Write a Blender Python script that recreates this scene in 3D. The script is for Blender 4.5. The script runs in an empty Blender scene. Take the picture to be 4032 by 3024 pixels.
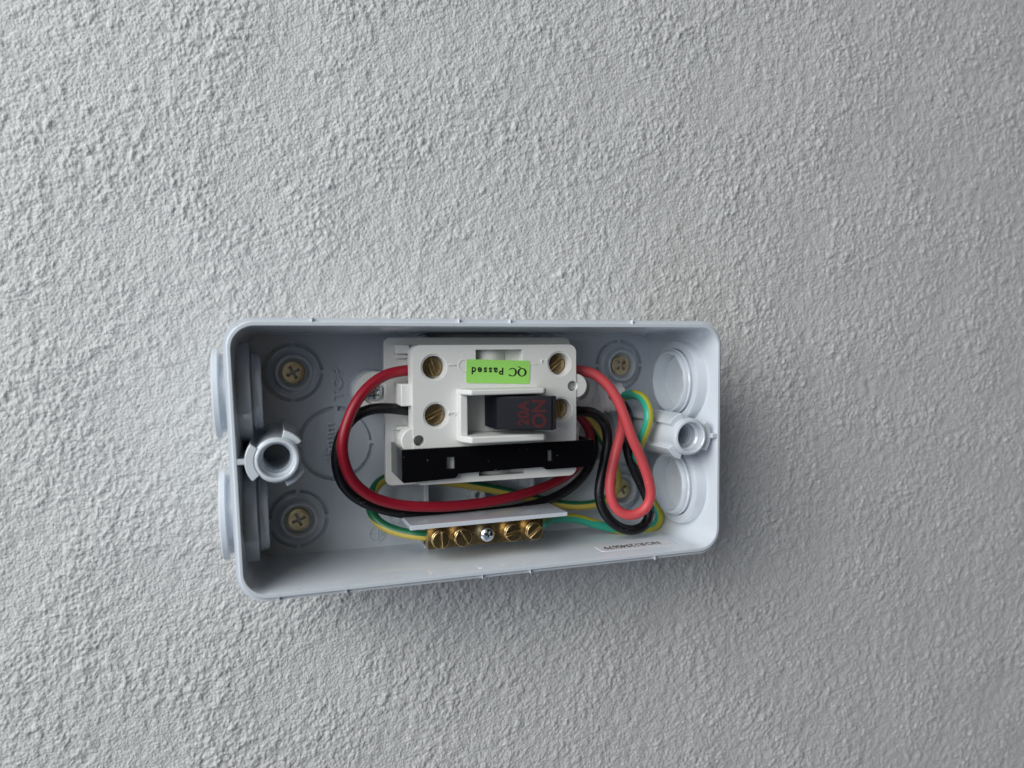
import bpy, bmesh, math, random
import numpy as np
from mathutils import Vector, Matrix

random.seed(7)
rng = np.random.default_rng(11)
SC = bpy.context.scene
COL = SC.collection
MM = 0.001
WALL_D = 46.5            # mm from the box rim back to the wall face; depth d is measured from the rim

# ------------------------------------------------------------------ camera
CAM = np.array([-71.137, -219.593, 32.112])            # mm: x right, d into the wall, z up
ROT = np.array([[0.9474, -0.3200, -0.0054], [0.3193, 0.9464, -0.0488], [0.0207, 0.0445, 0.9988]])
FPX = 2850.0
cam_data = bpy.data.cameras.new('camera')
cam_data.sensor_width = 36.0
cam_data.lens = 36.0 * FPX / 4032.0
cam_data.clip_start = 0.01
cam_data.clip_end = 50.0
cam_data.dof.use_dof = True
cam_data.dof.focus_distance = 0.25
cam_data.dof.aperture_fstop = 10.0
camera = bpy.data.objects.new('camera', cam_data)
COL.objects.link(camera)
r_, f_, u_ = ROT
camera.matrix_world = Matrix(((r_[0], u_[0], -f_[0], CAM[0] * MM),
                              (r_[1], u_[1], -f_[1], (CAM[1] - WALL_D) * MM),
                              (r_[2], u_[2], -f_[2], CAM[2] * MM), (0, 0, 0, 1)))
SC.camera = camera

# ------------------------------------------------------------------ daylight in open shade
SUN_TO = Vector((-0.79, -0.47, 0.38)).normalized()      # towards the bright part of the sky
# the moulded TOP mark points left in the picture: the phone was held on its side, so true up is picture-left.
# The scene is laid out in picture axes and turned upright at the end by UPRIGHT.
UPRIGHT = Matrix.Rotation(math.radians(90), 4, 'Y')
SKY_TO = (UPRIGHT @ SUN_TO.to_4d()).to_3d()
sun_el = math.asin(SKY_TO.z)
world = bpy.data.worlds.new('World')
SC.world = world
world.use_nodes = True
nt = world.node_tree
for n in list(nt.nodes):
    nt.nodes.remove(n)
sky = nt.nodes.new('ShaderNodeTexSky')
sky.sky_type = 'NISHITA'
sky.sun_disc = False
sky.sun_elevation = sun_el
sky.sun_rotation = math.atan2(SKY_TO.x, SKY_TO.y)
sky.dust_density = 4.0
hs = nt.nodes.new('ShaderNodeHueSaturation')
hs.inputs['Saturation'].default_value = 1.0
bg = nt.nodes.new('ShaderNodeBackground')
bg.inputs['Strength'].default_value = 0.07
wo = nt.nodes.new('ShaderNodeOutputWorld')
nt.links.new(sky.outputs[0], hs.inputs['Color'])
nt.links.new(hs.outputs[0], bg.inputs['Color'])
nt.links.new(bg.outputs[0], wo.inputs['Surface'])
# lamp added for falloff across the wall, up and to the left of the box: one large soft source about a metre away
sd = bpy.data.lights.new('added_key_lamp', 'AREA')
sd.shape = 'RECTANGLE'
sd.size = 0.95
sd.size_y = 0.8
sd.energy = 13.0
sd.color = (0.94, 0.985, 0.995)
key_lamp = bpy.data.objects.new('added_key_lamp', sd)
COL.objects.link(key_lamp)
key_lamp.location = Vector((0.02, -0.04, 0.0)) + SUN_TO * 1.08
key_lamp.rotation_euler = (-SUN_TO).to_track_quat('-Z', 'Y').to_euler()
SC.view_settings.view_transform = 'Standard'
SC.view_settings.look = 'None'
SC.view_settings.gamma = 1.0
SC.view_settings.use_curve_mapping = False
SC.view_settings.exposure = -0.03
SC.cycles.max_bounces = 10
SC.cycles.diffuse_bounces = 6


# ------------------------------------------------------------------ coordinates
def V(x, z, d):
    return Vector((x * MM, (d - WALL_D) * MM, z * MM))


def P(px, py, d):
    """Photo pixel (4032 wide) at depth d -> (x, z, d) in mm."""
    c = np.array([(px - 2016.0) / FPX, 1.0, -(py - 1512.0) / FPX])
    ray = ROT.T @ c
    t = (d - CAM[1]) / ray[1]
    q = CAM + t * ray
    return (q[0], q[2], d)


def D(px, py, d):        # same, from a 2212 px wide view
    return P(px * 1.82278, py * 1.82278, d)


# ------------------------------------------------------------------ materials
def add_specks(m, color, scale, thr):
    """Pale dust caught on the surface."""
    t = m.node_tree
    b = t.nodes['Principled BSDF']
    tc = t.nodes.new('ShaderNodeTexCoord')
    n = t.nodes.new('ShaderNodeTexNoise')
    n.inputs['Scale'].default_value = scale
    n.inputs['Detail'].default_value = 2
    t.links.new(tc.outputs['Object'], n.inputs['Vector'])
    r = t.nodes.new('ShaderNodeMapRange')
    r.inputs[1].default_value = thr
    r.inputs[2].default_value = thr + 0.05
    t.links.new(n.outputs['Fac'], r.inputs[0])
    mx = t.nodes.new('ShaderNodeMix')
    mx.data_type = 'RGBA'
    t.links.new(r.outputs[0], mx.inputs[0])
    old = b.inputs['Base Color']
    if old.is_linked:
        t.links.new(old.links[0].from_socket, mx.inputs[6])
    else:
        mx.inputs[6].default_value = old.default_value
    mx.inputs[7].default_value = (*color, 1)
    t.links.new(mx.outputs[2], b.inputs['Base Color'])


def new_mat(name, color, rough=0.5, metallic=0.0, bump=0.0, bscale=1500.0, var=0.0, vscale=60.0,
            coat=0.0, rvar=0.0, sss=0.0, spec=0.5):
    m = bpy.data.materials.new(name)
    m.use_nodes = True
    t = m.node_tree
    b = t.nodes['Principled BSDF']
    b.inputs['Roughness'].default_value = rough
    b.inputs['Metallic'].default_value = metallic
    b.inputs['Base Color'].default_value = (*color, 1)
    b.inputs['Specular IOR Level'].default_value = spec
    if coat:
        b.inputs['Coat Weight'].default_value = coat
        b.inputs['Coat Roughness'].default_value = 0.08
    if sss:
        b.inputs['Subsurface Weight'].default_value = sss
        b.inputs['Subsurface Scale'].default_value = 0.001
    tc = t.nodes.new('ShaderNodeTexCoord')
    if var:
        nz = t.nodes.new('ShaderNodeTexNoise')
        nz.inputs['Scale'].default_value = vscale
        nz.inputs['Detail'].default_value = 5
        t.links.new(tc.outputs['Object'], nz.inputs['Vector'])
        mx = t.nodes.new('ShaderNodeMix')
        mx.data_type = 'RGBA'
        mx.inputs[6].default_value = (*[c * (1 - var) for c in color], 1)
        mx.inputs[7].default_value = (*[min(1, c * (1 + var)) for c in color], 1)
        t.links.new(nz.outputs['Fac'], mx.inputs[0])
        t.links.new(mx.outputs[2], b.inputs['Base Color'])
    if rvar:
        nr = t.nodes.new('ShaderNodeTexNoise')
        nr.inputs['Scale'].default_value = 140
        nr.inputs['Detail'].default_value = 4
        t.links.new(tc.outputs['Object'], nr.inputs['Vector'])
        mr = t.nodes.new('ShaderNodeMapRange')
        mr.inputs[3].default_value = rough - rvar
        mr.inputs[4].default_value = rough + rvar
        t.links.new(nr.outputs['Fac'], mr.inputs[0])
        t.links.new(mr.outputs[0], b.inputs['Roughness'])
    if bump:
        nb = t.nodes.new('ShaderNodeTexNoise')
        nb.inputs['Scale'].default_value = bscale
        nb.inputs['Detail'].default_value = 3
        t.links.new(tc.outputs['Object'], nb.inputs['Vector'])
        bp = t.nodes.new('ShaderNodeBump')
        bp.inputs['Strength'].default_value = bump
        bp.inputs['Distance'].default_value = 0.0002
        t.links.new(nb.outputs['Fac'], bp.inputs['Height'])
        t.links.new(bp.outputs[0], b.inputs['Normal'])
    return m


M_BOX = new_mat('grey_box_plastic', (0.61, 0.66, 0.715), 0.10, bump=0.02, bscale=900, var=0.03, vscale=40, rvar=0.04, coat=0.6)
M_SW = new_mat('offwhite_switch_plastic', (0.66, 0.665, 0.645), 0.48, bump=0.25, bscale=2600, var=0.03)
M_WALL = new_mat('painted_render', (0.58, 0.585, 0.58), 0.7, var=0.05, vscale=35)
wt = M_WALL.node_tree
w_tc = wt.nodes.new('ShaderNodeTexCoord')
w_v = wt.nodes.new('ShaderNodeTexVoronoi')
w_v.feature = 'F1'
w_v.inputs['Scale'].default_value = 950
w_n = wt.nodes.new('ShaderNodeTexNoise')
w_n.inputs['Scale'].default_value = 1700
w_n.inputs['Detail'].default_value = 3
wt.links.new(w_tc.outputs['Object'], w_v.inputs['Vector'])
wt.links.new(w_tc.outputs['Object'], w_n.inputs['Vector'])
w_m = wt.nodes.new('ShaderNodeMath')
w_m.operation = 'MULTIPLY_ADD'
w_m.inputs[1].default_value = -1.0
wt.links.new(w_v.outputs['Distance'], w_m.inputs[0])
wt.links.new(w_n.outputs['Fac'], w_m.inputs[2])
w_b = wt.nodes.new('ShaderNodeBump')
w_b.inputs['Strength'].default_value = 0.6
w_b.inputs['Distance'].default_value = 0.00042
wt.links.new(w_m.outputs[0], w_b.inputs['Height'])
wt.links.new(w_b.outputs[0], wt.nodes['Principled BSDF'].inputs['Normal'])
M_BLACK = new_mat('glossy_black_plastic', (0.004, 0.004, 0.005), 0.14, rvar=0.05, spec=0.2)
M_TOG = new_mat('satin_black_toggle', (0.005, 0.006, 0.010), 0.42, bump=0.1, bscale=3000, spec=0.18)
M_REDP = new_mat('dull_red_print', (0.055, 0.010, 0.012), 0.6, var=0.2, vscale=900, spec=0.12)
M_RED = new_mat('red_insulation', (0.29, 0.005, 0.020), 0.42, bump=0.12, bscale=900, var=0.05, vscale=90)
M_RED2 = new_mat('bright_red_insulation', (0.60, 0.075, 0.085), 0.46, bump=0.12, bscale=900, var=0.06, vscale=90)
M_BLK = new_mat('black_insulation', (0.005, 0.005, 0.007), 0.36, bump=0.3, bscale=1300, spec=0.4)
M_GRN = new_mat('green_insulation', (0.008, 0.13, 0.055), 0.4, bump=0.1, bscale=900)
M_YEL = new_mat('yellow_insulation', (0.52, 0.42, 0.08), 0.4, bump=0.1, bscale=900)
M_GRN2 = new_mat('pale_green_insulation', (0.03, 0.36, 0.24), 0.34, bump=0.1, bscale=900)
M_YEL2 = new_mat('olive_yellow_insulation', (0.45, 0.42, 0.03), 0.4, bump=0.1, bscale=900)
M_BRASS = new_mat('brass', (0.66, 0.50, 0.26), 0.27, 1.0, bump=0.25, bscale=1400, var=0.22, vscale=700, rvar=0.1)
M_BRASSD = new_mat('tarnished_brass', (0.46, 0.34, 0.18), 0.32, 1.0, bump=0.5, bscale=1500, var=0.35, vscale=800, rvar=0.12)
M_GOLD = new_mat('passivated_zinc', (0.80, 0.64, 0.40), 0.38, 1.0, bump=0.4, bscale=1600, var=0.3, vscale=500, rvar=0.1)
M_ZINC = new_mat('bright_zinc', (0.62, 0.66, 0.70), 0.22, 1.0, bump=0.2, bscale=1500)
M_GREENL = new_mat('lime_paper', (0.30, 0.66, 0.13), 0.6, bump=0.2, bscale=2500, var=0.22, vscale=2600)
M_WHITEL = new_mat('white_label_paper', (0.78, 0.78, 0.83), 0.4)
M_INK = new_mat('black_ink', (0.008, 0.008, 0.008), 0.5)
M_SHEATH = new_mat('white_cable_sheath', (0.76, 0.75, 0.75), 0.5, bump=0.5, bscale=500, var=0.08)


add_specks(M_BLK, (0.25, 0.25, 0.27), 1500, 0.70)
add_specks(M_BLACK, (0.25, 0.25, 0.27), 900, 0.745)
add_specks(M_BOX, (0.36, 0.37, 0.38), 700, 0.745)
add_specks(M_RED2, (0.75, 0.35, 0.35), 900, 0.745)
add_specks(M_SW, (0.42, 0.41, 0.38), 1100, 0.75)


# ------------------------------------------------------------------ mesh helpers (all in mm: x, z, d)
def rrect(x0, z0, x1, z1, r, seg=6):
    pts = []
    for cx, cz, a0 in ((x1 - r, z1 - r, 0), (x0 + r, z1 - r, 90), (x0 + r, z0 + r, 180), (x1 - r, z0 + r, 270)):
        for i in range(seg + 1):
            a = math.radians(a0 + 90 * i / seg)
            pts.append((cx + r * math.cos(a), cz + r * math.sin(a)))
    return pts


def circ(x, z, r, n=40, a0=0.0, a1=360.0):
    full = abs(a1 - a0 - 360) < 1e-6
    k = n if full else n + 1
    return [(x + r * math.cos(math.radians(a0 + (a1 - a0) * i / n)), z + r * math.sin(math.radians(a0 + (a1 - a0) * i / n)))
            for i in range(k)]


def sector(x, z, r0, r1, a0, a1, n=14):
    return circ(x, z, r1, n, a0, a1) + circ(x, z, r0, n, a1, a0)


def fill_side(bm, loops, close_ends=(True, True), cyc=False):
    vs = [[bm.verts.new(p) for p in lp] for lp in loops]
    n = len(vs[0])
    m = len(vs)
    for k in range(m if cyc else m - 1):
        a, b = vs[k], vs[(k + 1) % m]
        for i in range(n):
            j = (i + 1) % n
            bm.faces.new((a[i], a[j], b[j], b[i]))
    if not cyc:
        if close_ends[0]:
            bm.faces.new(list(reversed(vs[0])))
        if close_ends[1]:
            bm.faces.new(vs[-1])
    return vs


def prism(bm, pts, d0, d1):
    """2-D outline (x, z) from depth d0 (front) to d1 (back)."""
    fill_side(bm, [[V(x, z, d0) for x, z in pts], [V(x, z, d1) for x, z in pts]])


def boxm(bm, x0, x1, z0, z1, d0, d1):
    prism(bm, [(x0, z0), (x1, z0), (x1, z1), (x0, z1)], d0, d1)


def lathe_d(bm, cx, cz, prof, n=48, close=(True, True), cyc=False):
    """prof: list of (r, d) about an axis along the depth direction."""
    fill_side(bm, [[V(cx + r * math.cos(2 * math.pi * i / n), cz + r * math.sin(2 * math.pi * i / n), d) for i in range(n)]
                   for r, d in prof], close, cyc)


def lathe_x(bm, cd, cz, prof, n=56, close=(True, True), cyc=False, jit=None):
    """prof: list of (r, x) about an axis along x."""
    loops = []
    for k, (r, x) in enumerate(prof):
        lp = []
        for i in range(n):
            a = 2 * math.pi * i / n
            xx = x + (jit[k][i] if jit and k in jit else 0)
            lp.append(V(xx, cz + r * math.sin(a), cd + r * math.cos(a)))
        loops.append(lp)
    fill_side(bm, loops, close, cyc)


def ring_prism(bm, cx, cz, r0, r1, d0, d1, n=40):
    lathe_d(bm, cx, cz, [(r1, d0), (r1, d1), (r0, d1), (r0, d0)], n, cyc=True)


def to_obj(name, bm, mat, parent=None, bevel=0.0, bseg=2, angle=32, warp=None, mats=None):
    bmesh.ops.recalc_face_normals(bm, faces=bm.faces)
    if warp:
        for v in bm.verts:
            warp(v.co)
    me = bpy.data.meshes.new(name)
    bm.to_mesh(me)
    bm.free()
    for m in (mats or [mat]):
        me.materials.append(m)
    smooth(me, angle)
    ob = bpy.data.objects.new(name, me)
    COL.objects.link(ob)
    if bevel:
        b = ob.modifiers.new('bevel', 'BEVEL')
        b.width = bevel * MM
        b.segments = bseg
        b.limit_method = 'ANGLE'
        b.angle_limit = math.radians(40)
        b.use_clamp_overlap = True
    attach(ob, parent)
    return ob


def smooth(me, angle=32):
    for p in me.polygons:
        p.use_smooth = True
    me.set_sharp_from_angle(angle=math.radians(angle))


ORIGIN = {}


def attach(ob, parent):
    if parent is None:
        return
    ob.parent = parent
    ob.location = -ORIGIN.get(parent.name, Vector((0, 0, 0)))


def thing(name, label, cat, x, z, d, group=None):
    e = bpy.data.objects.new(name, None)
    COL.objects.link(e)
    e.empty_display_size = 0.01
    e.location = V(x, z, d)
    ORIGIN[e.name] = V(x, z, d)
    tag(e, label, cat, group)
    return e


def tag(o, label, cat, group=None):
    o['label'] = label
    o['category'] = cat
    if group:
        o['group'] = group


def cut(ob, bm):
    """Boolean difference, baked into the mesh."""
    bmesh.ops.recalc_face_normals(bm, faces=bm.faces)
    me = bpy.data.meshes.new('cutter')
    bm.to_mesh(me)
    bm.free()
    co = bpy.data.objects.new('cutter', me)
    COL.objects.link(co)
    loc = ob.location.copy()
    par = ob.parent
    ob.parent = None
    ob.location = (0, 0, 0)
    for mesh in (ob.data, me):                            # work in millimetres: safer tolerances
        mesh.transform(Matrix.Scale(1000.0, 4))
    keep = [(m.name, m.width, m.segments) for m in ob.modifiers if m.type == 'BEVEL']
    ob.modifiers.clear()
    mod = ob.modifiers.new('bool', 'BOOLEAN')
    mod.operation = 'DIFFERENCE'
    mod.solver = 'EXACT'
    mod.use_self = True
    mod.object = co
    bpy.context.view_layer.update()
    dg = bpy.context.evaluated_depsgraph_get()
    new = bpy.data.meshes.new_from_object(ob.evaluated_get(dg))
    ob.modifiers.clear()
    old = ob.data
    ob.data = new
    new.transform(Matrix.Scale(0.001, 4))
    new.name = old.name
    bpy.data.meshes.remove(old)
    bpy.data.objects.remove(co)
    bpy.data.meshes.remove(me)
    smooth(new)
    for nm, w, s in keep:
        b = ob.modifiers.new(nm, 'BEVEL')
        b.width, b.segments = w, s
        b.limit_method = 'ANGLE'
        b.angle_limit = math.radians(40)
    ob.parent = par
    ob.location = loc


def text(name, body, size, org, right, up, mat, parent, depth=0.1, sx=1.0, bold=0.0, spacing=1.0, align='CENTER'):
    """Lettering as geometry. org is a Vector in metres at the text's centre; size and depth in mm."""
    right = Vector(right).normalized()
    up = Vector(up).normalized()
    nrm = right.cross(up)
    cu = bpy.data.curves.new(name, 'FONT')
    cu.body = body
    cu.size = 1.0
    cu.align_x = align
    cu.align_y = 'CENTER'
    cu.extrude = depth * 0.5 / size
    cu.offset = bold
    cu.space_character = spacing
    cu.resolution_u = 4
    tmp = bpy.data.objects.new(name, cu)
    COL.objects.link(tmp)
    bpy.context.view_layer.update()
    dg = bpy.context.evaluated_depsgraph_get()
    me = bpy.data.meshes.new_from_object(tmp.evaluated_get(dg))
    bpy.data.objects.remove(tmp)
    bpy.data.curves.remove(cu)
    s = size * MM
    for v in me.vertices:
        c = v.co.copy()
        v.co = org + right * (c.x * s * sx) + up * (c.y * s) + nrm * (c.z * s)
    me.materials.clear()
    me.materials.append(mat)
    ob = bpy.data.objects.new(name, me)
    COL.objects.link(ob)
    attach(ob, parent)
    return ob


# ------------------------------------------------------------------ the rendered wall
def band(N, dx, lo, hi, seed):
    g = np.random.default_rng(seed)
    F = np.fft.rfft2(g.standard_normal((N, N)))
    fx = np.fft.rfftfreq(N, dx)
    fy = np.fft.fftfreq(N, dx)
    k = np.sqrt(fx[None, :] ** 2 + fy[:, None] ** 2) + 1e-9
    lam = 1.0 / k
    c = math.sqrt(lo * hi)
    w = math.log(hi / lo) / 2
    F *= np.exp(-(np.log(lam / c) / w) ** 2)
    h = np.fft.irfft2(F, s=(N, N))
    return h / h.std()


def build_wall():
    N, dx = 2048, 0.25
    big = band(N, dx, 30, 120, 5)
    mid = band(N, dx, 5, 14, 3)
    fine = band(N, dx, 0.7, 1.6, 4)
    g = np.random.default_rng(21)
    # overlapping rounded grains of sand under paint
    T = np.zeros(N * N)
    for cnt, r0, r1, h0, h1 in ((230000, 0.36, 0.62, 0.16, 0.34), (80000, 0.5, 0.85, 0.2, 0.42), (6500, 0.85, 1.5, 0.3, 0.55)):
        W = int(math.ceil(r1 / dx))
        oy, ox = np.mgrid[-W:W + 1, -W:W + 1]
        oy, ox = oy.ravel(), ox.ravel()
        cx, cy = g.uniform(0, N, cnt), g.uniform(0, N, cnt)
        keep = g.uniform(0, 1, cnt) < np.clip(0.8 + 0.2 * mid[cy.astype(int), cx.astype(int)], 0.15, 1)
        cx, cy = cx[keep], cy[keep]
        rr = g.uniform(r0, r1, cx.size) / dx
        hh = g.uniform(h0, h1, cx.size)
        el = g.uniform(0.7, 1.35, cx.size)
        th = g.uniform(0, math.pi, cx.size)
        ct, st_ = np.cos(th), np.sin(th)
        ix, iy = cx.astype(int), cy.astype(int)
        for k in range(oy.size):
            ex, ey = ix + ox[k] - cx, iy + oy[k] - cy
            p, q = (ex * ct + ey * st_) * el, (-ex * st_ + ey * ct) / el
            v = 1 - (p * p + q * q) / (rr * rr)
            v = hh * np.sqrt(np.clip(v, 0, 1))
            np.maximum.at(T, ((iy + oy[k]) % N) * N + (ix + ox[k]) % N, v)
    T = T.reshape(N, N)
    F = np.fft.rfft2(T)
    kx, ky = np.fft.rfftfreq(N, dx), np.fft.fftfreq(N, dx)
    F *= np.exp(-(kx[None, :] ** 2 + ky[:, None] ** 2) * 0.18)
    T = np.fft.irfft2(F, s=(N, N))
    wx, wy = 0.2 * band(N, dx, 1.0, 2.5, 8) / dx, 0.2 * band(N, dx, 1.2, 3, 9) / dx
    jj, ii = np.mgrid[0:N, 0:N]
    T = T[(jj + wy).round().astype(int) % N, (ii + wx).round().astype(int) % N]
    gain = np.clip(1.0 + 0.22 * big + 0.1 * band(N, dx, 12, 40, 15), 0.5, 1.5)
    h = 1.1 * gain * T + 0.05 * mid + 0.03 * fine + 0.1 * big - 0.45
    pits = np.clip(band(N, dx, 0.9, 1.9, 6) - 2.85, 0, 1)
    h -= 1.4 * pits

    def axis(lo, hi, flo, fhi, step):
        if step is None:                                   # finer where the wall is nearer
            fine, x = [], flo
            while x < fhi:
                fine.append(x)
                x += 0.34 + 0.17 * (x - flo) / (fhi - flo)
            step = 0.4
        else:
            fine = list(np.arange(flo, fhi, step))
        left, s, x = [], step, flo
        while x > lo:
            s *= 1.35
            x -= min(s, 12)
            left.append(x)
        right, s, x = [], step, fine[-1]
        while x < hi:
            s *= 1.35
            x += min(s, 12)
            right.append(x)
        return np.array(left[::-1] + fine + right)

    xs = axis(-420, 620, -188, 318, None)
    zs = axis(-430, 450, -206, 212, 0.42)
    X, Z = np.meshgrid(xs, zs)
    u = (X / dx) % N
    w = (Z / dx) % N
    i0 = u.astype(int) % N
    j0 = w.astype(int) % N
    i1, j1 = (i0 + 1) % N, (j0 + 1) % N
    fu, fw = u - np.floor(u), w - np.floor(w)
    H = (h[j0, i0] * (1 - fu) * (1 - fw) + h[j0, i1] * fu * (1 - fw) + h[j1, i0] * (1 - fu) * fw + h[j1, i1] * fu * fw)
    # relief fades out where the grid is too coarse to carry it (well outside the frame)
    edge = np.maximum(np.maximum(-185 - X, X - 318), np.maximum(-205 - Z, Z - 212))
    H = H * np.clip(1 - edge / 14, 0.0, 1)
    nz, nx = X.shape
    co = np.stack([X, -H, Z], -1).reshape(-1, 3) * MM
    idx = np.arange(nx * nz).reshape(nz, nx)
    q = np.stack([idx[:-1, :-1], idx[:-1, 1:], idx[1:, 1:], idx[1:, :-1]], -1).reshape(-1)
    nf = (nx - 1) * (nz - 1)
    me = bpy.data.meshes.new('wall')
    me.vertices.add(nx * nz)
    me.vertices.foreach_set('co', co.astype(np.float32).ravel())
    me.loops.add(nf * 4)
    me.loops.foreach_set('vertex_index', q.astype(np.int32))
    me.polygons.add(nf)
    me.polygons.foreach_set('loop_start', (np.arange(nf) * 4).astype(np.int32))
    me.polygons.foreach_set('use_smooth', np.ones(nf, dtype=bool))
    me.update(calc_edges=True)
    me.materials.append(M_WALL)
    ob = bpy.data.objects.new('wall', me)
    COL.objects.link(ob)
    ob['kind'] = 'structure'
    ob['label'] = 'rough grey rendered wall behind the open box'
    return ob


build_wall()


# ------------------------------------------------------------------ the enclosure
def lean(co):
    """The moulding's left end leans slightly; x shift grows towards that end."""
    x, z = co.x / MM, co.z / MM
    co.x -= 0.0308 * z * max(0.0, (80 - x) / 160) * MM


box = thing('junction_box', 'open light grey plastic enclosure screwed to the rough wall', 'electrical box', 0, 0, WALL_D)

bm = bmesh.new()
stations = [  # half width, top, bottom, corner radius, depth
    (79.3, 39.6, -41.8, 8.5, 46.3), (81.6, 41.0, -41.2, 8.6, 4.0), (81.9, 41.3, -41.3, 8.6, 3.6), (82.1, 41.5, -41.5, 8.6, 1.5),
    (82.0, 41.4, -41.4, 8.5, 1.1), (81.25, 40.5, -40.5, 7.9, 1.05), (81.1, 40.35, -40.35, 7.8, 0.25), (80.9, 40.15, -40.15, 7.7, 0.0),
    (80.15, 39.2, -39.2, 6.9, 0.0), (80.0, 39.0, -39.0, 6.8, 0.3), (76.9, 37.1, -39.7, 5.6, 44.0)]
loops = []
for hw, zt, zb, r, d in stations:
    loops.append([V(x, z, d) for x, z in rrect(-hw, zb, hw, zt, r, 12)])
fill_side(bm, loops, cyc=False, close_ends=(False, False))
shell = to_obj('shell', bm, M_BOX, box, warp=lean, angle=40)

PADS = [(-62.8, 24.3), (-61.95, -27.1), (62.9, 25.2), (63.3, -24.8)]
KO = (-48.6, -1.2)
HOLE = (48.6, -0.8)
bm = bmesh.new()
prism(bm, rrect(-77.6, -40.2, 77.6, 37.7, 5.5, 8), 43.0, 46.2)
back = to_obj('back_panel', bm, M_BOX, box, warp=None, angle=30)
cb = bmesh.new()
for cx, cz in PADS:
    for k in range(4):
        prism(cb, sector(cx, cz, 9.1, 10.4, 90 * k + 4, 90 * k + 86, 16), 42.0, 44.7)
for k in range(4):
    prism(cb, sector(KO[0], KO[1], 11.7, 13.3, 90 * k + 3, 90 * k + 87, 18), 42.0, 44.7)
prism(cb, circ(HOLE[0], HOLE[1], 12.6, 56), 42.0, 47.5)
boxm(cb, -16.5, 20.4, -38.5, 36.2, 42.0, 45.7)
cut(back, cb)
bm = bmesh.new()
for k in range(4):
    prism(bm, sector(HOLE[0], HOLE[1], 12.7, 13.5, 90 * k + 3, 90 * k + 87, 18), 42.6, 43.2)
to_obj('knockout_rim', bm, M_BOX, box, bevel=0.15)

# screw pads, with a screw sunk in each
for i, (cx, cz) in enumerate(PADS):
    bm = bmesh.new()
    lathe_d(bm, cx, cz, [(8.8, 43.1), (8.6, 42.75), (6.9, 42.6), (6.6, 42.2), (6.3, 39.7), (6.0, 39.4), (5.5, 39.4), (5.1, 39.9), (4.8, 42.9)],
            56, close=(False, True))
    to_obj('screw_pad', bm, M_BOX, box, angle=50)
    bm = bmesh.new()
    lathe_d(bm, cx, cz, [(3.85, 45.9), (3.9, 41.6), (3.78, 41.2), (3.5, 41.1)], 44)
    sc = to_obj('mounting_screw', bm, M_GOLD, box, angle=35)
    sc['label'] = 'yellowish cross head screw sunk in the box back'
    ang = (28, 22, 40, 35)[i]
    for k in range(2):
        cb = bmesh.new()
        a = math.radians(ang + 90 * k)
        ux, uz = math.cos(a), math.sin(a)
        L0, L1, w = 2.45, 1.3, 0.55
        top = [(-L0, -w), (L0, -w), (L0, w), (-L0, w)]
        bot = [(-L1, -w * .7), (L1, -w * .7), (L1, w * .7), (-L1, w * .7)]
        fill_side(cb, [[V(cx + p * ux - q * uz, cz + p * uz + q * ux, dd) for p, q in pl] for pl, dd in ((top, 41.0), (bot, 44.2 + 0.05 * k))])
        cut(sc, cb)

# vertical ribs of the channel behind the switch, post beside it
for px in (1671, 2083):
    x = P(px, 1950, 39)[0]
    bm = bmesh.new()
    boxm(bm, x - 0.85, x + 0.85, -39.9, 37.2, 35.0, 45.0)
    to_obj('channel_rib', bm, M_BOX, box, bevel=0.3)
px_, pz_, _ = P(1884, 1950, 38)
bm = bmesh.new()
lathe_d(bm, px_, pz_, [(3.0, 45.8), (2.7, 38.2), (2.5, 38.0), (1.4, 38.0), (1.2, 38.3), (1.1, 42)], 28)
to_obj('post', bm, M_BOX, box, angle=40)

# cable entries: raised collar inside, threaded blanking plug through the wall
for s, nm in ((-1, 'left'), (1, 'right')):
    for cz in (18.9 if s < 0 else 19.3, -19.0 if s < 0 else -19.4):
        cd = 21.5
        bm = bmesh.new()
        lathe_x(bm, cd, cz, [(r, s * x) for r, x in [(16.0, 80.2), (15.6, 79.2), (15.5, 76.0), (15.2, 75.5), (12.6, 75.5), (12.3, 75.8), (12.3, 80.2)]],
                64, cyc=True)
        to_obj('entry_collar', bm, M_BOX, box, warp=lean if s < 0 else None, angle=35)
        n = 64
        jit = {9: [s * max(0, random.gauss(0, 0.12)) for _ in range(n)], 10: [s * max(0, random.gauss(0, 0.16)) for _ in range(n)]}
        prof = [(0.01, 86.3), (13.6, 86.3), (14.2, 85.9), (14.3, 84.5), (13.9, 84.2), (12.4, 84.1), (12.0, 82.0), (12.0, 75.2), (12.25, 74.4),
                (11.9, 73.3), (11.4, 72.4), (10.7, 72.35), (10.45, 72.9), (10.3, 79.6), (9.6, 80.3), (0.01, 80.4)]
        prof = prof[:8] + [(12.3, 74.9), (12.3, 74.5), (11.85, 74.2)] + prof[9:]
        jit = {12: jit[9], 13: jit[10]}
        bm = bmesh.new()
        lathe_x(bm, cd, cz, [(r, s * x) for r, x in prof], n, jit=jit)
        pl = to_obj('blanking_plug', bm, M_BOX, box, warp=lean if s < 0 else None, angle=38)

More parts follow.
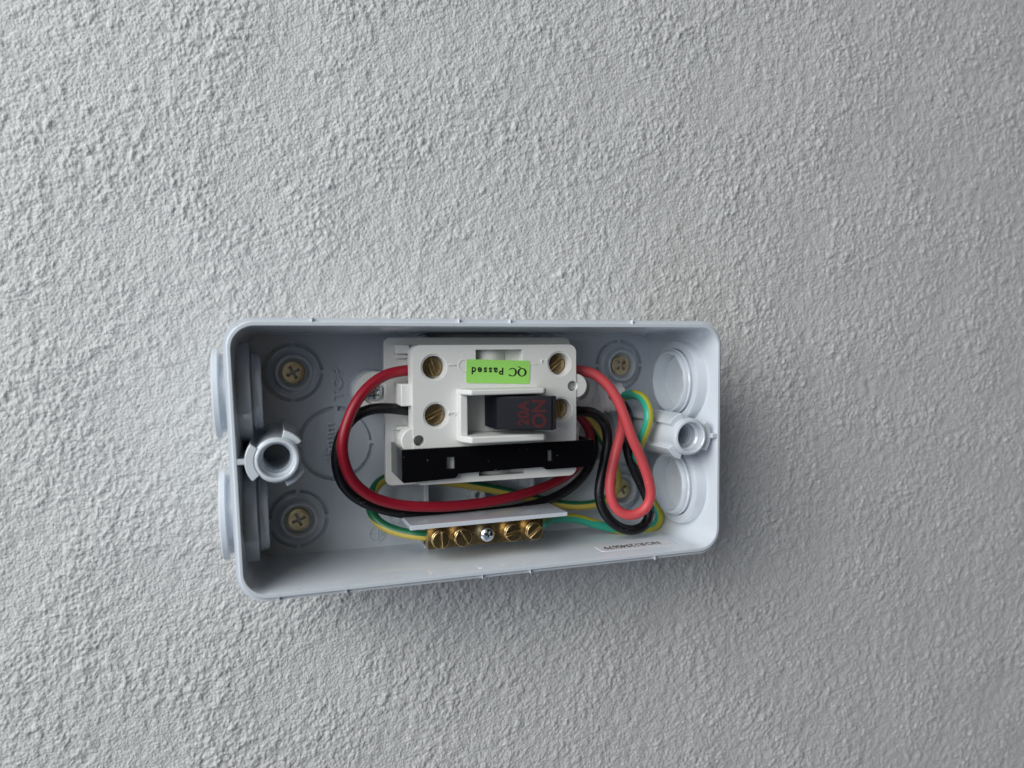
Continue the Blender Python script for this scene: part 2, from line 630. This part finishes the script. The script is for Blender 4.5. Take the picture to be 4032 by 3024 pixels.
# lid posts with fins and a web to the end wall
for s in (-1, 1):
    cx, cz = (-69.15, 0.1) if s < 0 else (69.3, 0.75)
    bm = bmesh.new()
    prof = [(6.9, 43.2), (6.65, 1.4), (6.6, 0.9), (6.35, 0.8), (6.2, 0.15), (6.0, 0.0), (5.4, 0.0), (5.15, 0.25), (5.0, 3.6), (4.35, 4.2), (4.25, 6)]
    d = 6.4
    while d < 22:
        prof += [(4.25, d), (3.95, d + 0.35), (3.95, d + 0.75), (4.25, d + 1.1)]
        d += 1.5
    prof += [(4.1, 26), (0.01, 26)]
    lathe_d(bm, cx, cz, prof, 56, close=(False, False))
    post = to_obj('lid_post', bm, M_BOX, box, angle=38)
    for a0, a1 in ((34, 76), (-72, -27)):
        if s > 0:
            a0, a1 = 180 - a1, 180 - a0
        bm = bmesh.new()
        prism(bm, sector(cx, cz, 6.55, 8.65, a0, a1, 10), 2.6, 43.1)
        to_obj('fin', bm, M_BOX, box, bevel=0.25)
    a0, a1 = (145, 221) if s < 0 else (-38, 36)
    bm = bmesh.new()
    prism(bm, sector(cx, cz, 6.3, 8.9, a0, a1, 14), 0.05 if s < 0 else 1.2, 43.1)
    to_obj('web', bm, M_BOX, box, bevel=0.25)
    bm = bmesh.new()
    x0, x1 = sorted((cx + s * 8.6, s * 80.6))
    boxm(bm, x0, x1, cz - 0.85, cz + 0.85, 0.12, 43.1)
    to_obj('web', bm, M_BOX, box, bevel=0.2)

# moulding seams on the rim
for sx, top in ((-57.5, 1), (-13.5, 1), (3.2, 1), (46.5, 1), (-70.5, 0), (-51, 0), (-8, 0), (8.5, 0), (55, 0)):
    bm = bmesh.new()
    z0, z1 = (39.1, 41.53) if top else (-41.53, -39.1)
    boxm(bm, sx - 0.09, sx + 0.09, z0, z1, -0.03, 1.3)
    to_obj('mould_seam', bm, M_BOX, box, warp=lean)

# shelf over the earth bar
bm = bmesh.new()
fill_side(bm, [[V(-28.6, -24.9, 10), V(26.4, -24.6, 10), V(26.4, -26.0, 10), V(-28.6, -26.4, 10)],
               [V(-28.6, -25.3, 43.1), V(26.4, -25.3, 43.1), V(26.4, -27.0, 43.1), V(-28.6, -27.0, 43.1)]])
to_obj('shelf', bm, M_BOX, box, bevel=0.12)
bx, bz, _ = P(1561, 2049, 29)
bm = bmesh.new()
lathe_d(bm, bx, bz, [(1.5, 43.1), (1.4, 29.2), (1.2, 29.0)], 24)
to_obj('post', bm, M_BOX, box, angle=40)

# moulded lettering
zup, xl = (0, 0, 1), (-1, 0, 0)
t = text('moulded_lettering', 'TOP', 4.6, V(-47.7, 20.0, 42.98), zup, xl, M_BOX, box, 1.9, sx=1.2, spacing=1.12, bold=0.01)
t = text('moulded_lettering', '25mm', 4.4, V(-50.9, -0.7, 42.98), zup, xl, M_BOX, box, 1.9, sx=1.3, spacing=1.02, bold=0.01)
sx, sz, _ = P(1485, 2100, 43)
bm = bmesh.new()
ring_prism(bm, sx, sz, 2.6, 3.0, 42.6, 43.1, 36)
for off, hl in ((0.35, 2.4), (1.25, 1.5), (1.95, 0.9)):
    boxm(bm, sx + off - 0.13, sx + off + 0.13, sz - hl, sz + hl, 42.6, 43.1)
boxm(bm, sx - 2.0, sx + 0.3, sz - 0.13, sz + 0.13, 42.78, 43.1)
to_obj('earth_symbol', bm, M_BOX, box)

# serial number label on the lower wall
lab = []
for px, py in ((2338, 2151), (2366, 2172), (2662, 2147), (2635, 2126)):
    c = np.array([(px - 2016) / FPX, 1, -(py - 1512) / FPX])
    ray = ROT.T @ c
    zz = -39.05
    for _ in range(3):
        tt = (zz - CAM[2]) / ray[2]
        q = CAM + tt * ray
        zz = -39.02 - 0.0163 * q[1]
    lab.append((q[0], zz, q[1]))
lx0 = (lab[0][0] + lab[1][0]) / 2
lx1 = (lab[2][0] + lab[3][0]) / 2
ld0 = (lab[1][2] + lab[2][2]) / 2
ld1 = (lab[0][2] + lab[3][2]) / 2
bm = bmesh.new()
zl = lambda d: -39.0 - 0.0163 * d
out = [(x, d) for x, d in rrect(lx0, ld0, lx1, ld1, 1.0, 4)]
fill_side(bm, [[V(x, zl(d) + 0.16, d) for x, d in out], [V(x, zl(d) + 0.02, d) for x, d in out]])
serial = to_obj('serial_label', bm, M_WHITEL, box)
serial['label'] = 'white sticker with black serial number'
text('lettering', 'NO:R12940679', 5.0, V((lx0 + lx1) / 2 - 1.2, zl((ld0 + ld1) / 2) + 0.17, (ld0 + ld1) / 2 + 0.5),
     (-1, 0, 0), (0, -1, -0.0163 * -1), M_INK, None, 0.04, sx=0.70, bold=0.012)
srt = bpy.data.objects['lettering']
srt.parent = serial

# ------------------------------------------------------------------ the isolator switch
sw = thing('isolator_switch', 'off-white double pole switch with black toggle and green sticker', 'switch', 0, 10.9, 43)
CX, CZ = 0.0, 10.9

bm = bmesh.new()
prism(bm, rrect(-33.9, -14.3, 33.9, 36.1, 2.2, 6), 25.0, 28.5)
base = to_obj('base', bm, M_SW, sw, bevel=0.25)
for s in (-1, 1):
    ez = P(1462, 1543, 25)[1] if s < 0 else P(2308, 1528, 25)[1]
    bm = bmesh.new()
    pts = circ(s * 37.2, ez, 6.8, 24, 90 if s < 0 else -90, 270 if s < 0 else 90)
    pts += [(s * 33.5, ez - 6.8), (s * 33.5, ez + 6.8)] if s < 0 else [(s * 33.5, ez + 6.8), (s * 33.5, ez - 6.8)]
    prism(bm, pts, 25.0, 28.5)
    ear = to_obj('mounting_ear', bm, M_SW, sw, bevel=0.25)
    cb = bmesh.new()
    lathe_d(cb, s * 37.2, ez, [(4.5, 24), (4.3, 28.0)], 40)
    cut(ear, cb)
    bm = bmesh.new()
    lathe_d(bm, s * 37.2, ez, [(3.1, 28.2), (3.15, 27.3), (2.7, 26.4), (1.7, 25.9), (0.6, 25.8)], 36)
    esc = to_obj('fixing_screw', bm, M_ZINC, sw, angle=40)
    esc['label'] = 'silver cross head screw in the switch ear'
    for k in range(2):
        cb = bmesh.new()
        a = math.radians(25 + 90 * k)
        ux, uz = math.cos(a), math.sin(a)
        pts = [(p * ux - q * uz + s * 37.2, p * uz + q * ux + ez) for p, q in ((-1.9, -.4), (1.9, -.4), (1.9, .4), (-1.9, .4))]
        prism(cb, pts, 24.5, 27.4 + 0.05 * k)
        cut(esc, cb)
    # moulded pillar of the box under the ear
    bm = bmesh.new()
    lathe_d(bm, s * 37.4, ez, [(7.4, 43.1), (7.0, 28.9), (6.8, 28.6)], 40)
    to_obj('pillar', bm, M_BOX, box, angle=40)

bm = bmesh.new()
boxm(bm, -26.5, 26.5, -10, 32.6, 12.0, 25.2)
to_obj('body', bm, M_SW, sw, bevel=0.3)
for s in (-1, 1):
    for z0, z1, dd, xx in ((30.6, 33.6, 19.5, 31.0), (13.9, 20.9, 10.0, 31.0), (-3.2, 4.8, 10.5, 31.0), (29.0, 30.5, 22.5, 30.6), (11.6, 13.8, 21.0, 30.6), (4.9, 6.2, 21.5, 30.6),
                           (-10, -3.3, 20, 30.6)):
        bm = bmesh.new()
        x0, x1 = sorted((s * 26.3, s * xx))
        boxm(bm, x0, x1, z0, z1, dd, 25.1)
        to_obj('terminal_wall', bm, M_SW, sw, bevel=0.3)

# face plate
bm = bmesh.new()
prism(bm, rrect(-27.8, -11.3, 28.4, 33.4, 2.6, 6), 7.0, 15.0)
plate = to_obj('face_plate', bm, M_SW, sw, bevel=0.45, bseg=3)
SCR = [(-20.9, 26.3), (22.3, 26.9), (-20.3, 10.9), (22.9, 11.4)]
cb = bmesh.new()
for cx, cz in SCR:
    lathe_d(cb, cx, cz, [(4.3, 6.0), (4.3, 7.25), (3.75, 7.3), (3.7, 16)], 44)
boxm(cb, -7.1, 9.1, 24.5, 31.85, 6, 11.0)
boxm(cb, -6.3, 9.7, -9.6, -2.5, 6, 11.0)
boxm(cb, -12.0, 14.0, 4.6, 17.6, 6, 16)
cut(plate, cb)
for (x0, x1, z0, z1) in ((-5.4, 3.8, 24.4, 31.9), (-4.4, 5.4, -9.7, -2.4)):       # rounded rib in each end window
    bm = bmesh.new()
    n = 14
    pts = [(x0 + (x1 - x0) * i / n, 10.6 - 1.6 * math.sin(math.pi * i / n)) for i in range(n + 1)]
    fill_side(bm, [[V(x, z0, d) for x, d in pts] + [V(x1, z0, 11.4), V(x0, z0, 11.4)], [V(x, z1, d) for x, d in pts] + [V(x1, z1, 11.4), V(x0, z1, 11.4)]])
    to_obj('window_rib', bm, M_SW, sw, angle=40)
for (ex, ez, s) in ((-26.0, 3.0, -1), (27.0, 19.3, 1)):
    bm = bmesh.new()
    prism(bm, circ(ex + s * 1.6, ez, 4.1, 36), 7.35, 14.6)
    lug = to_obj('lug', bm, M_SW, sw, bevel=0.4, bseg=3)
    cb = bmesh.new()
    prism(cb, circ(ex, ez, 1.75, 28), 6, 13.5)
    cut(lug, cb)
    cb = bmesh.new()
    prism(cb, circ(ex, ez, 1.75, 28), 6, 13.6)
    cut(plate, cb)

# guard round the toggle
bm = bmesh.new()
prism(bm, [(-13.6, 2.4), (-10.9, 2.4), (-10.9, 19.3), (-13.6, 19.3)], 2.9, 7.6)
to_obj('guard_wall', bm, M_SW, sw, bevel=0.45, bseg=3)
for z0, z1 in ((17.55, 19.35), (2.35, 4.55)):
    bm = bmesh.new()
    pts = [(-13.65, 7.6), (-13.65, 2.7), (-11.2, -2.0), (13.2, -2.0), (14.6, -0.6), (14.6, 7.6)]
    fill_side(bm, [[V(x, z0, d) for x, d in pts], [V(x, z1, d) for x, d in pts]])
    to_obj('guard_wall', bm, M_SW, sw, bevel=0.5, bseg=3)

# toggle lever
TA, TB = (-2.7, 0.2), (13.6, -8.0)
bm = bmesh.new()
pts = [(-2.7, 13.0), (-2.7, 1.0), (-2.1, 0.0), (TB[0], TB[1]), (16.0, -5.6), (15.4, -3.6), (9.5, 4.0), (9.0, 13.0)]
fill_side(bm, [[V(x, 6.3, d) for x, d in pts], [V(x, 17.0, d) for x, d in pts]])
tog = to_obj('toggle', bm, M_TOG, sw, bevel=0.35, bseg=3)
tog['label'] = 'black toggle lever marked 20A ON in dull red'
tdir = Vector((TB[0] + 2.1, TB[1], 0)).normalized()
for s_, tt, size, sxx in (('ON', 0.775, 6.1, 0.95), ('20A', 0.49, 4.9, 0.98)):
    org = V(-2.1 + (TB[0] + 2.1) * tt, 11.55, TB[1] * tt)
    org = org + Vector((-tdir.y, tdir.x, 0)) * -0.02 * MM
    o = text('lettering', s_, size, org, (0, 0, 1), -tdir, M_REDP, None, 0.10, sx=sxx, bold=0.028)
    o.parent = tog

# terminal screws
for i, (cx, cz) in enumerate(SCR):
    a = math.radians((-72, 40, 28, 100)[i])
    ca, sa = math.cos(a), math.sin(a)
    bm = bmesh.new()
    r = 3.25
    for sg in (-1, 1):
        w = 0.42
        a0 = math.asin(w / r)
        arc = [(r * math.cos(a0 + (math.pi - 2 * a0) * k / 16), sg * r * math.sin(a0 + (math.pi - 2 * a0) * k / 16)) for k in range(17)]
        prism(bm, [(cx + p * ca - q * sa, cz + p * sa + q * ca) for p, q in arc], 10.4, 11.6)
    prism(bm, circ(cx, cz, r - 0.01, 36), 11.55, 16)
    o = to_obj('terminal_screw', bm, M_BRASSD, sw, bevel=0.25)
    o['label'] = 'slotted brass terminal screw in a round hole'

# raised figures on the plate
text('figure', '1', 3.6, V(-14.9, 27.0, 6.97), zup, xl, M_SW, sw, 0.55)
text('figure', '2', 3.2, V(16.9, 27.9, 6.97), zup, xl, M_SW, sw, 0.55)
text('figure', '3', 3.4, V(-15.1, 11.3, 6.97), zup, xl, M_SW, sw, 0.55)
bm = bmesh.new()
ring_prism(bm, P(1828, 1439, 7)[0], P(1828, 1439, 7)[1], 1.75, 2.15, 6.85, 7.1, 36)
to_obj('off_mark', bm, M_SW, sw)
bm = bmesh.new()
x0 = P(2080, 1434, 7)[0]
x1 = P(2119, 1434, 7)[0]
zz = P(2100, 1434, 7)[1]
boxm(bm, x0, x1, zz - 0.17, zz + 0.17, 6.85, 7.1)
to_obj('on_mark', bm, M_SW, sw, bevel=0.1)

# green sticker
cx, cz, _ = P(1963, 1463.5, 6.9)
ang = math.radians(-2.0)
ca, sa = math.cos(ang), math.sin(ang)


def st(p, q):
    return (cx + p * ca - q * sa, cz + p * sa + q * ca)


bm = bmesh.new()
prism(bm, [st(p, q) for p, q in rrect(-10.95, -3.85, 10.95, 3.85, 0.75, 5)], 6.83, 6.97)
stick = to_obj('inspection_sticker', bm, M_GREENL, sw)
stick['label'] = 'lime green paper sticker printed QC Passed'
R_, U_ = (-ca, 0, -sa), (sa, 0, -ca)
# 'QC' in a roman face, drawn as shapes: local axes run right-to-left and downwards
bm = bmesh.new()


def qpt(p, q, d=6.80):         # p along the reading direction, q up in the lettering
    x, z = st(-p, -q)
    return V(x, z, d)


def annulus(pc, qc, ro_x, ro_y, ri_x, ri_y, a0=0, a1=360, n=40):
    full = a1 - a0 >= 360
    o, i = [], []
    for k in range(n if full else n + 1):
        a = math.radians(a0 + (a1 - a0) * k / n)
        o.append((pc + ro_x * math.cos(a), qc + ro_y * math.sin(a)))
        i.append((pc + ri_x * math.cos(a), qc + ri_y * math.sin(a)))
    m = len(o)
    vo, vi = [bm.verts.new(qpt(*p)) for p in o], [bm.verts.new(qpt(*p)) for p in i]
    for k in range(m if full else m - 1):
        j = (k + 1) % m
        bm.faces.new((vo[k], vo[j], vi[j], vi[k]))


QX, QY = -8.15, 0.05
annulus(QX, QY, 1.65, 1.42, 0.92, 1.12)
for poly in ([(-0.35, -1.25), (0.1, -1.3), (0.75, -1.85), (1.3, -1.95), (1.6, -1.75), (1.6, -1.6), (1.2, -1.7), (0.9, -1.55), (0.2, -1.15)],):
    bm.faces.new([bm.verts.new(qpt(QX + p, QY + q)) for p, q in poly])
CX2 = -4.8
annulus(CX2, QY, 1.55, 1.42, 0.88, 1.14, 46, 314)
for poly in ([(0.75, 1.0), (1.15, 0.62), (1.27, 0.62), (1.22, 1.3), (1.08, 1.3), (0.98, 1.12)], [(0.6, -1.2), (1.0, -1.04), (1.3, -0.75), (1.2, -0.65), (0.95, -0.85), (0.6, -1.0)]):
    bm.faces.new([bm.verts.new(qpt(CX2 + p, QY + q)) for p, q in poly])
lq = to_obj('lettering', bm, M_INK, None)
lq.parent = stick
x, z = st(-3.75, 0.3)
o = text('lettering', 'Passed', 3.15, V(x, z, 6.81), R_, U_, M_INK, None, 0.03, sx=1.0, bold=0.03, spacing=1.32)
o.parent = stick

# black terminal cover
bm = bmesh.new()
n_ = [(-32.0, 0.7), (-32.0, -9.4), (-31.3, -9.9), (-15.0, -9.3), (-14.2, -8.6), (-13.8, -7.9), (15.7, -7.4), (15.9, -8.0), (16.6, -8.4), (33.2, -8.2), (34.0, -7.5), (34.0, 0.9)]
prism(bm, n_, 4.6, 28.0)
cover = to_obj('terminal_cover', bm, M_BLACK, sw, bevel=0.5, bseg=3)
cover['label'] = 'glossy black terminal cover strip'
cb = bmesh.new()
prism(cb, [(-31.0, 3.0), (-31.0, -8.6), (33.0, -7.0), (33.0, 3.0)], 5.7, 30)
cut(cover, cb)
cb = bmesh.new()
boxm(cb, -17.6, -15.0, -6.2, -2.4, 4, 6.5)
boxm(cb, 17.0, 18.6, -5.6, -1.9, 4, 6.5)
cut(cover, cb)

# ------------------------------------------------------------------ brass earth bar
bar = thing('earth_bar', 'brass terminal bar with a row of screw heads under the grey shelf', 'terminal bar', -2, -30, 24)
bm = bmesh.new()
fill_side(bm, [[V(-22.2, -34.0, 13), V(18.4, -33.9, 13), V(18.4, -26.8, 13), V(-22.2, -26.9, 13)],
               [V(-22.2, -34.0, 24.5), V(18.4, -33.9, 24.5), V(18.4, -27.2, 24.5), V(-22.2, -27.2, 24.5)]])
blk = to_obj('bar', bm, M_BRASS, bar, bevel=0.15)
BX = [-18.7, -11.0, -2.3, 6.7, 14.3]
cb = bmesh.new()
boxm(cb, -23, 19, -30.7, -29.7, 12, 13.45)
for x in BX:
    prism(cb, circ(x, -30.3, 3.35, 28), 12.2, 13.7)
    boxm(cb, x - 3.9, x - 2.3, -30.0, -26.0, 12.1, 13.6)
fill_side(cb, [[V(-24, -31.4 + 2.1 * math.sin(a), 18.6 + 2.1 * math.cos(a)) for a in np.linspace(0, 2 * math.pi, 25)[:-1]],
               [V(20, -31.4 + 2.1 * math.sin(a), 18.6 + 2.1 * math.cos(a)) for a in np.linspace(0, 2 * math.pi, 25)[:-1]]])
cut(blk, cb)
for i, x in enumerate(BX):
    cz = -30.4
    if i == 2:
        bm = bmesh.new()
        lathe_d(bm, x, cz, [(2.45, 13.6), (2.5, 11.9), (2.3, 11.0), (1.7, 10.4), (0.8, 10.15), (0.01, 10.1)], 36)
        o = to_obj('fixing_screw', bm, M_ZINC, bar, angle=50)
        o['label'] = 'silver cross head screw in the middle of the bar'
        for k in range(2):
            cb = bmesh.new()
            a = math.radians(60 + 90 * k)
            ux, uz = math.cos(a), math.sin(a)
            prism(cb, [(p * ux - q * uz + x, p * uz + q * ux + cz) for p, q in ((-1.5, -.36), (1.5, -.36), (1.5, .36), (-1.5, .36))], 9.5, 11.3 + 0.05 * k)
            cut(o, cb)
        continue
    a = math.radians((-86, -60, 0, 10, 38)[i])
    ca2, sa2 = math.cos(a), math.sin(a)
    bm = bmesh.new()
    r = 2.85
    f0 = (9.2, 9.4, 0, 10.0, 9.6)[i]
    for sg in (-1, 1):
        w = 0.36
        a0 = math.asin(w / r)
        arc = [(r * math.cos(a0 + (math.pi - 2 * a0) * k / 16), sg * r * math.sin(a0 + (math.pi - 2 * a0) * k / 16)) for k in range(17)]
        prism(bm, [(x + p * ca2 - q * sa2, cz + p * sa2 + q * ca2) for p, q in arc], f0, f0 + 1.15)
    lathe_d(bm, x, cz, [(r - 0.01, f0 + 1.1), (r - 0.01, f0 + 1.4), (r - 0.35, f0 + 1.6), (r - 0.35, f0 + 2.0), (r, f0 + 2.2), (r, 14)], 36)
    o = to_obj('clamp_screw', bm, M_BRASS, bar, bevel=0.18)


# ------------------------------------------------------------------ wires
def spline(pts, step=0.9):
    p = [np.array(q, float) for q in pts]
    p = [2 * p[0] - p[1]] + p + [2 * p[-1] - p[-2]]
    out = []
    for i in range(1, len(p) - 2):
        p0, p1, p2, p3 = p[i - 1:i + 3]
        t01, t12, t23 = [max(1e-3, np.linalg.norm(b - a) ** 0.5) for a, b in ((p0, p1), (p1, p2), (p2, p3))]
        m1 = (p2 - p1 + t12 * ((p1 - p0) / t01 - (p2 - p0) / (t01 + t12)))
        m2 = (p2 - p1 + t12 * ((p3 - p2) / t23 - (p3 - p1) / (t12 + t23)))
        n = max(2, int(np.linalg.norm(p2 - p1) / step))
        for k in range(n):
            t = k / n
            out.append((2 * t**3 - 3 * t**2 + 1) * p1 + (t**3 - 2 * t**2 + t) * m1 + (-2 * t**3 + 3 * t**2) * p2 + (t**3 - t**2) * m2)
    out.append(p[-2])
    out = np.array(out)
    for _ in range(6):                                   # soften kinks
        out[1:-1] = 0.25 * out[:-2] + 0.5 * out[1:-1] + 0.25 * out[2:]
    return out


def frames(c):
    tan = np.gradient(c, axis=0)
    tan /= np.linalg.norm(tan, axis=1)[:, None]
    ref = np.array([0, 0, -1.0])                          # towards the viewer in (x, z, d)
    out = []
    n0 = ref - tan[0] * (ref @ tan[0])
    n0 /= np.linalg.norm(n0)
    for t in tan:
        n0 = n0 - t * (n0 @ t)
        n0 /= np.linalg.norm(n0)
        out.append((n0.copy(), np.cross(t, n0)))
    return out


def view_frames(c):
    eye = np.array([CAM[0], CAM[2], CAM[1]])
    tan = np.gradient(c, axis=0)
    tan /= np.linalg.norm(tan, axis=1)[:, None]
    out = []
    for q, t in zip(c, tan):
        a = (eye - q) / np.linalg.norm(eye - q)
        a = a - t * (a @ t)
        a /= np.linalg.norm(a)
        out.append((a, np.cross(t, a)))
    return out


def ramp(t, a, b, v0, v1):
    u = min(1.0, max(0.0, (t - a) / (b - a)))
    u = u * u * (3 - 2 * u)
    return math.radians(v0 + (v1 - v0) * u)


def wire(name, pts, r, label, mats, stripe=None, n=22):
    c = spline(pts)
    fr = view_frames(c) if stripe else frames(c)
    bm = bmesh.new()
    rings = []
    L = 0.0
    for k, (q, (a, b)) in enumerate(zip(c, fr)):
        rr = r * (1 + 0.008 * math.sin(k * 0.37) + 0.006 * math.sin(k * 0.13 + 1))
        off = stripe(k / len(c)) if stripe else 0.0
        rings.append([V(*(q + rr * (math.cos(2 * math.pi * i / n + off) * a + math.sin(2 * math.pi * i / n + off) * b))) for i in range(n)])
    vs = [[bm.verts.new(p) for p in rg] for rg in rings]
    for k in range(len(vs) - 1):
        for i in range(n):
            j = (i + 1) % n
            f = bm.faces.new((vs[k][i], vs[k][j], vs[k + 1][j], vs[k + 1][i]))
            f.material_index = 1 if (stripe and i < n // 2) else 0
    bm.faces.new(vs[0])
    bm.faces.new(vs[-1])
    o = to_obj(name, bm, None, None, mats=mats, angle=70)
    tag(o, label, 'wire')
    return o


red1 = [(905, 797, 18), (880, 800, 17.5), (840, 807, 17), (803, 829, 16), (770, 868, 14), (748, 918, 13), (739, 962, 13), (745, 1003, 14), (763, 1040, 16),
        (800, 1071, 18), (860, 1090, 20), (940, 1094.5, 21), (1020, 1089, 22), (1100, 1075, 24), (1180, 1050, 28), (1232, 1021, 32),
        (1262, 988, 34.5), (1276, 950, 36.5), (1266, 915, 38), (1248, 898, 39)]
blk1 = [(905, 889, 18), (880, 886, 18), (840, 882, 18), (800, 884, 18.5), (766, 900, 19), (741, 932, 19), (728, 972, 19), (729, 1015, 19.5), (748, 1056, 21), (790, 1087, 23),
        (860, 1107, 24.5), (940, 1113, 25), (1040, 1109, 25.5), (1130, 1096, 27), (1200, 1073, 30), (1246, 1043, 33), (1274, 1005, 36), (1284, 960, 38.5), (1272, 925, 40.5)]
red2 = [(1225, 797, 18), (1247, 800, 17), (1280, 806, 15), (1310, 829, 13), (1335, 866, 11.5), (1352, 908, 10.5), (1366, 948, 10), (1386, 993, 10), (1402, 1040, 10.5),
        (1406, 1072, 11), (1394, 1099, 12), (1364, 1114, 13), (1335, 1104, 14), (1319, 1073, 14.5), (1319, 1030, 15), (1329, 980, 15.5), (1341, 935, 17.5), (1345, 902, 21),
        (1340, 872, 26), (1330, 858, 31), (1315, 853, 36)]
blk2 = [(1228, 890, 18), (1255, 888.5, 18), (1285, 893, 19.5), (1307, 915, 20.5), (1313, 950, 20.5), (1307, 990, 20), (1298, 1035, 19.5), (1294, 1070, 19), (1305, 1107, 18.5),
        (1332, 1136, 18), (1368, 1146, 18), (1395, 1133, 18.5), (1404, 1105, 19.5), (1397, 1072, 21), (1377, 1030, 22.5), (1360, 990, 23.5), (1353, 950, 25), (1357, 912, 27.5),
        (1354, 884, 31), (1335, 866, 36)]
wire('electrical_wire', [D(*p) for p in red1], 1.78, 'dark red wire looping from terminal 1 down below the black cover strip', [M_RED])
wire('electrical_wire', [D(*p) for p in blk1], 1.78, 'black wire from terminal 3 running beneath the dark red loop', [M_BLK])
wire('electrical_wire', [D(*p) for p in red2], 1.85, 'bright red wire in a hanging teardrop loop beside the switch', [M_RED2])
wire('electrical_wire', [D(*p) for p in blk2], 1.85, 'black wire looping around the bright red teardrop loop', [M_BLK])
e1 = [D(*p) for p in [(1258, 897, 39), (1278, 914, 38.5), (1300, 945, 37.5), (1322, 990, 36), (1334, 1030, 35), (1328, 1062, 34), (1303, 1083, 33.5), (1270, 1091, 33.5), (1225, 1091.5, 33.5),
                      (1165, 1079, 34), (1100, 1064, 35), (1030, 1050, 36.5), (960, 1039, 38), (900, 1031, 38.5), (855, 1029, 38), (825, 1037, 36.5), (807, 1058, 34.5), (800, 1088, 31.5),
                      (807, 1117, 28), (832, 1138, 25), (870, 1151, 22), (902, 1156, 19.8)]] + [(-19.0, -31.2, 18.6)]
wire('electrical_wire', e1, 1.72, 'green and yellow wire curling behind the switch into the brass bar beside the earth symbol', [M_GRN, M_YEL],
     stripe=lambda t: ramp(t, 0.77, 0.90, -12, 172))
e2 = [D(*p) for p in [(1318, 862, 37), (1340, 858, 33), (1362, 852, 26), (1386, 858, 17), (1400, 882, 11.5), (1401, 908, 10), (1391, 938, 12.5), (1380, 964, 17.5), (1375, 1000, 24), (1388, 1045, 29.5),
                      (1412, 1085, 33), (1426, 1112, 31), (1419, 1134, 30), (1390, 1146, 29), (1340, 1144, 29), (1290, 1133, 29.5), (1245, 1120, 30)]] + [(26.5, -31.0, 27), (22, -31.0, 21.5), (16.0, -31.3, 18.6)]
wire('electrical_wire', e2, 1.78, 'pale green and yellow wire bent out of the ragged white sheath end', [M_GRN2, M_YEL2],
     stripe=lambda t: ramp(t, 0.03, 0.13, 180, 5) + ramp(t, 0.3, 0.45, 0, -15) + ramp(t, 0.66, 0.80, 0, 170))


def sheath(pts, ry, rd, label, seed):
    g = random.Random(seed)
    c = spline(pts, 0.55)
    fr = frames(c)
    n = 36
    bm = bmesh.new()
    loops = []
    K = len(c)
    ph = [g.uniform(0, 6.28) for _ in range(n)]
    jag = [0.0] * n
    for i in range(n):
        jag[i] = 0.9 * math.sin(2 * math.pi * i / n * 2 + 1) + g.gauss(0, 0.5)
    for k, (q, (a, b)) in enumerate(zip(c, fr)):
        lp = []
        tan = np.cross(a, b)
        tan = tan if tan @ (c[-1] - c[0]) > 0 else -tan
        for i in range(n):
            th = 2 * math.pi * i / n
            wr = 1 + 0.06 * math.sin(k * 1.35 + 0.8 * math.sin(th * 2)) + 0.02 * math.sin(k * 0.7 + ph[i] * 0.2)
            off = tan * (jag[i] * max(0, (k - K + 5) / 4.0))
            lp.append(V(*(q + wr * (rd * math.cos(th) * a + ry * math.sin(th) * b) + off)))
        loops.append(lp)
    inner = []
    for k in (K - 1, K - 2, K - 5):
        q, (a, b) = c[k], fr[k]
        tan = np.cross(a, b)
        tan = tan if tan @ (c[-1] - c[0]) > 0 else -tan
        inner.append([V(*(q + (rd - 0.85) * math.cos(2 * math.pi * i / n) * a + (ry - 0.85) * math.sin(2 * math.pi * i / n) * b + tan * jag[i] * max(0, (k - K + 5) / 4.0) * 0.9))
                      for i in range(n)])
    fill_side(bm, loops + inner, (True, True))
    o = to_obj('cable_sheath', bm, M_SHEATH, None, angle=60)
    tag(o, label, 'cable')
    return o


sheath([D(1180, 880, 41.5), D(1225, 868, 40.5), D(1265, 864, 39.5), D(1305, 860, 37), D(1348, 857, 32.5)], 5.5, 3.4,
       'wrinkled white cable sheath with a ragged cut end behind the bright red wire', 3)
sheath([D(1195, 925, 41.5), D(1220, 905, 41), D(1252, 897, 40.2)], 4.4, 2.6, 'stub of white cable sheath almost hidden behind the switch edge', 5)


# ------------------------------------------------------------------ stand everything upright
bpy.context.view_layer.update()
for ob in list(SC.objects):
    if ob.parent is None:
        ob.matrix_world = UPRIGHT @ ob.matrix_world
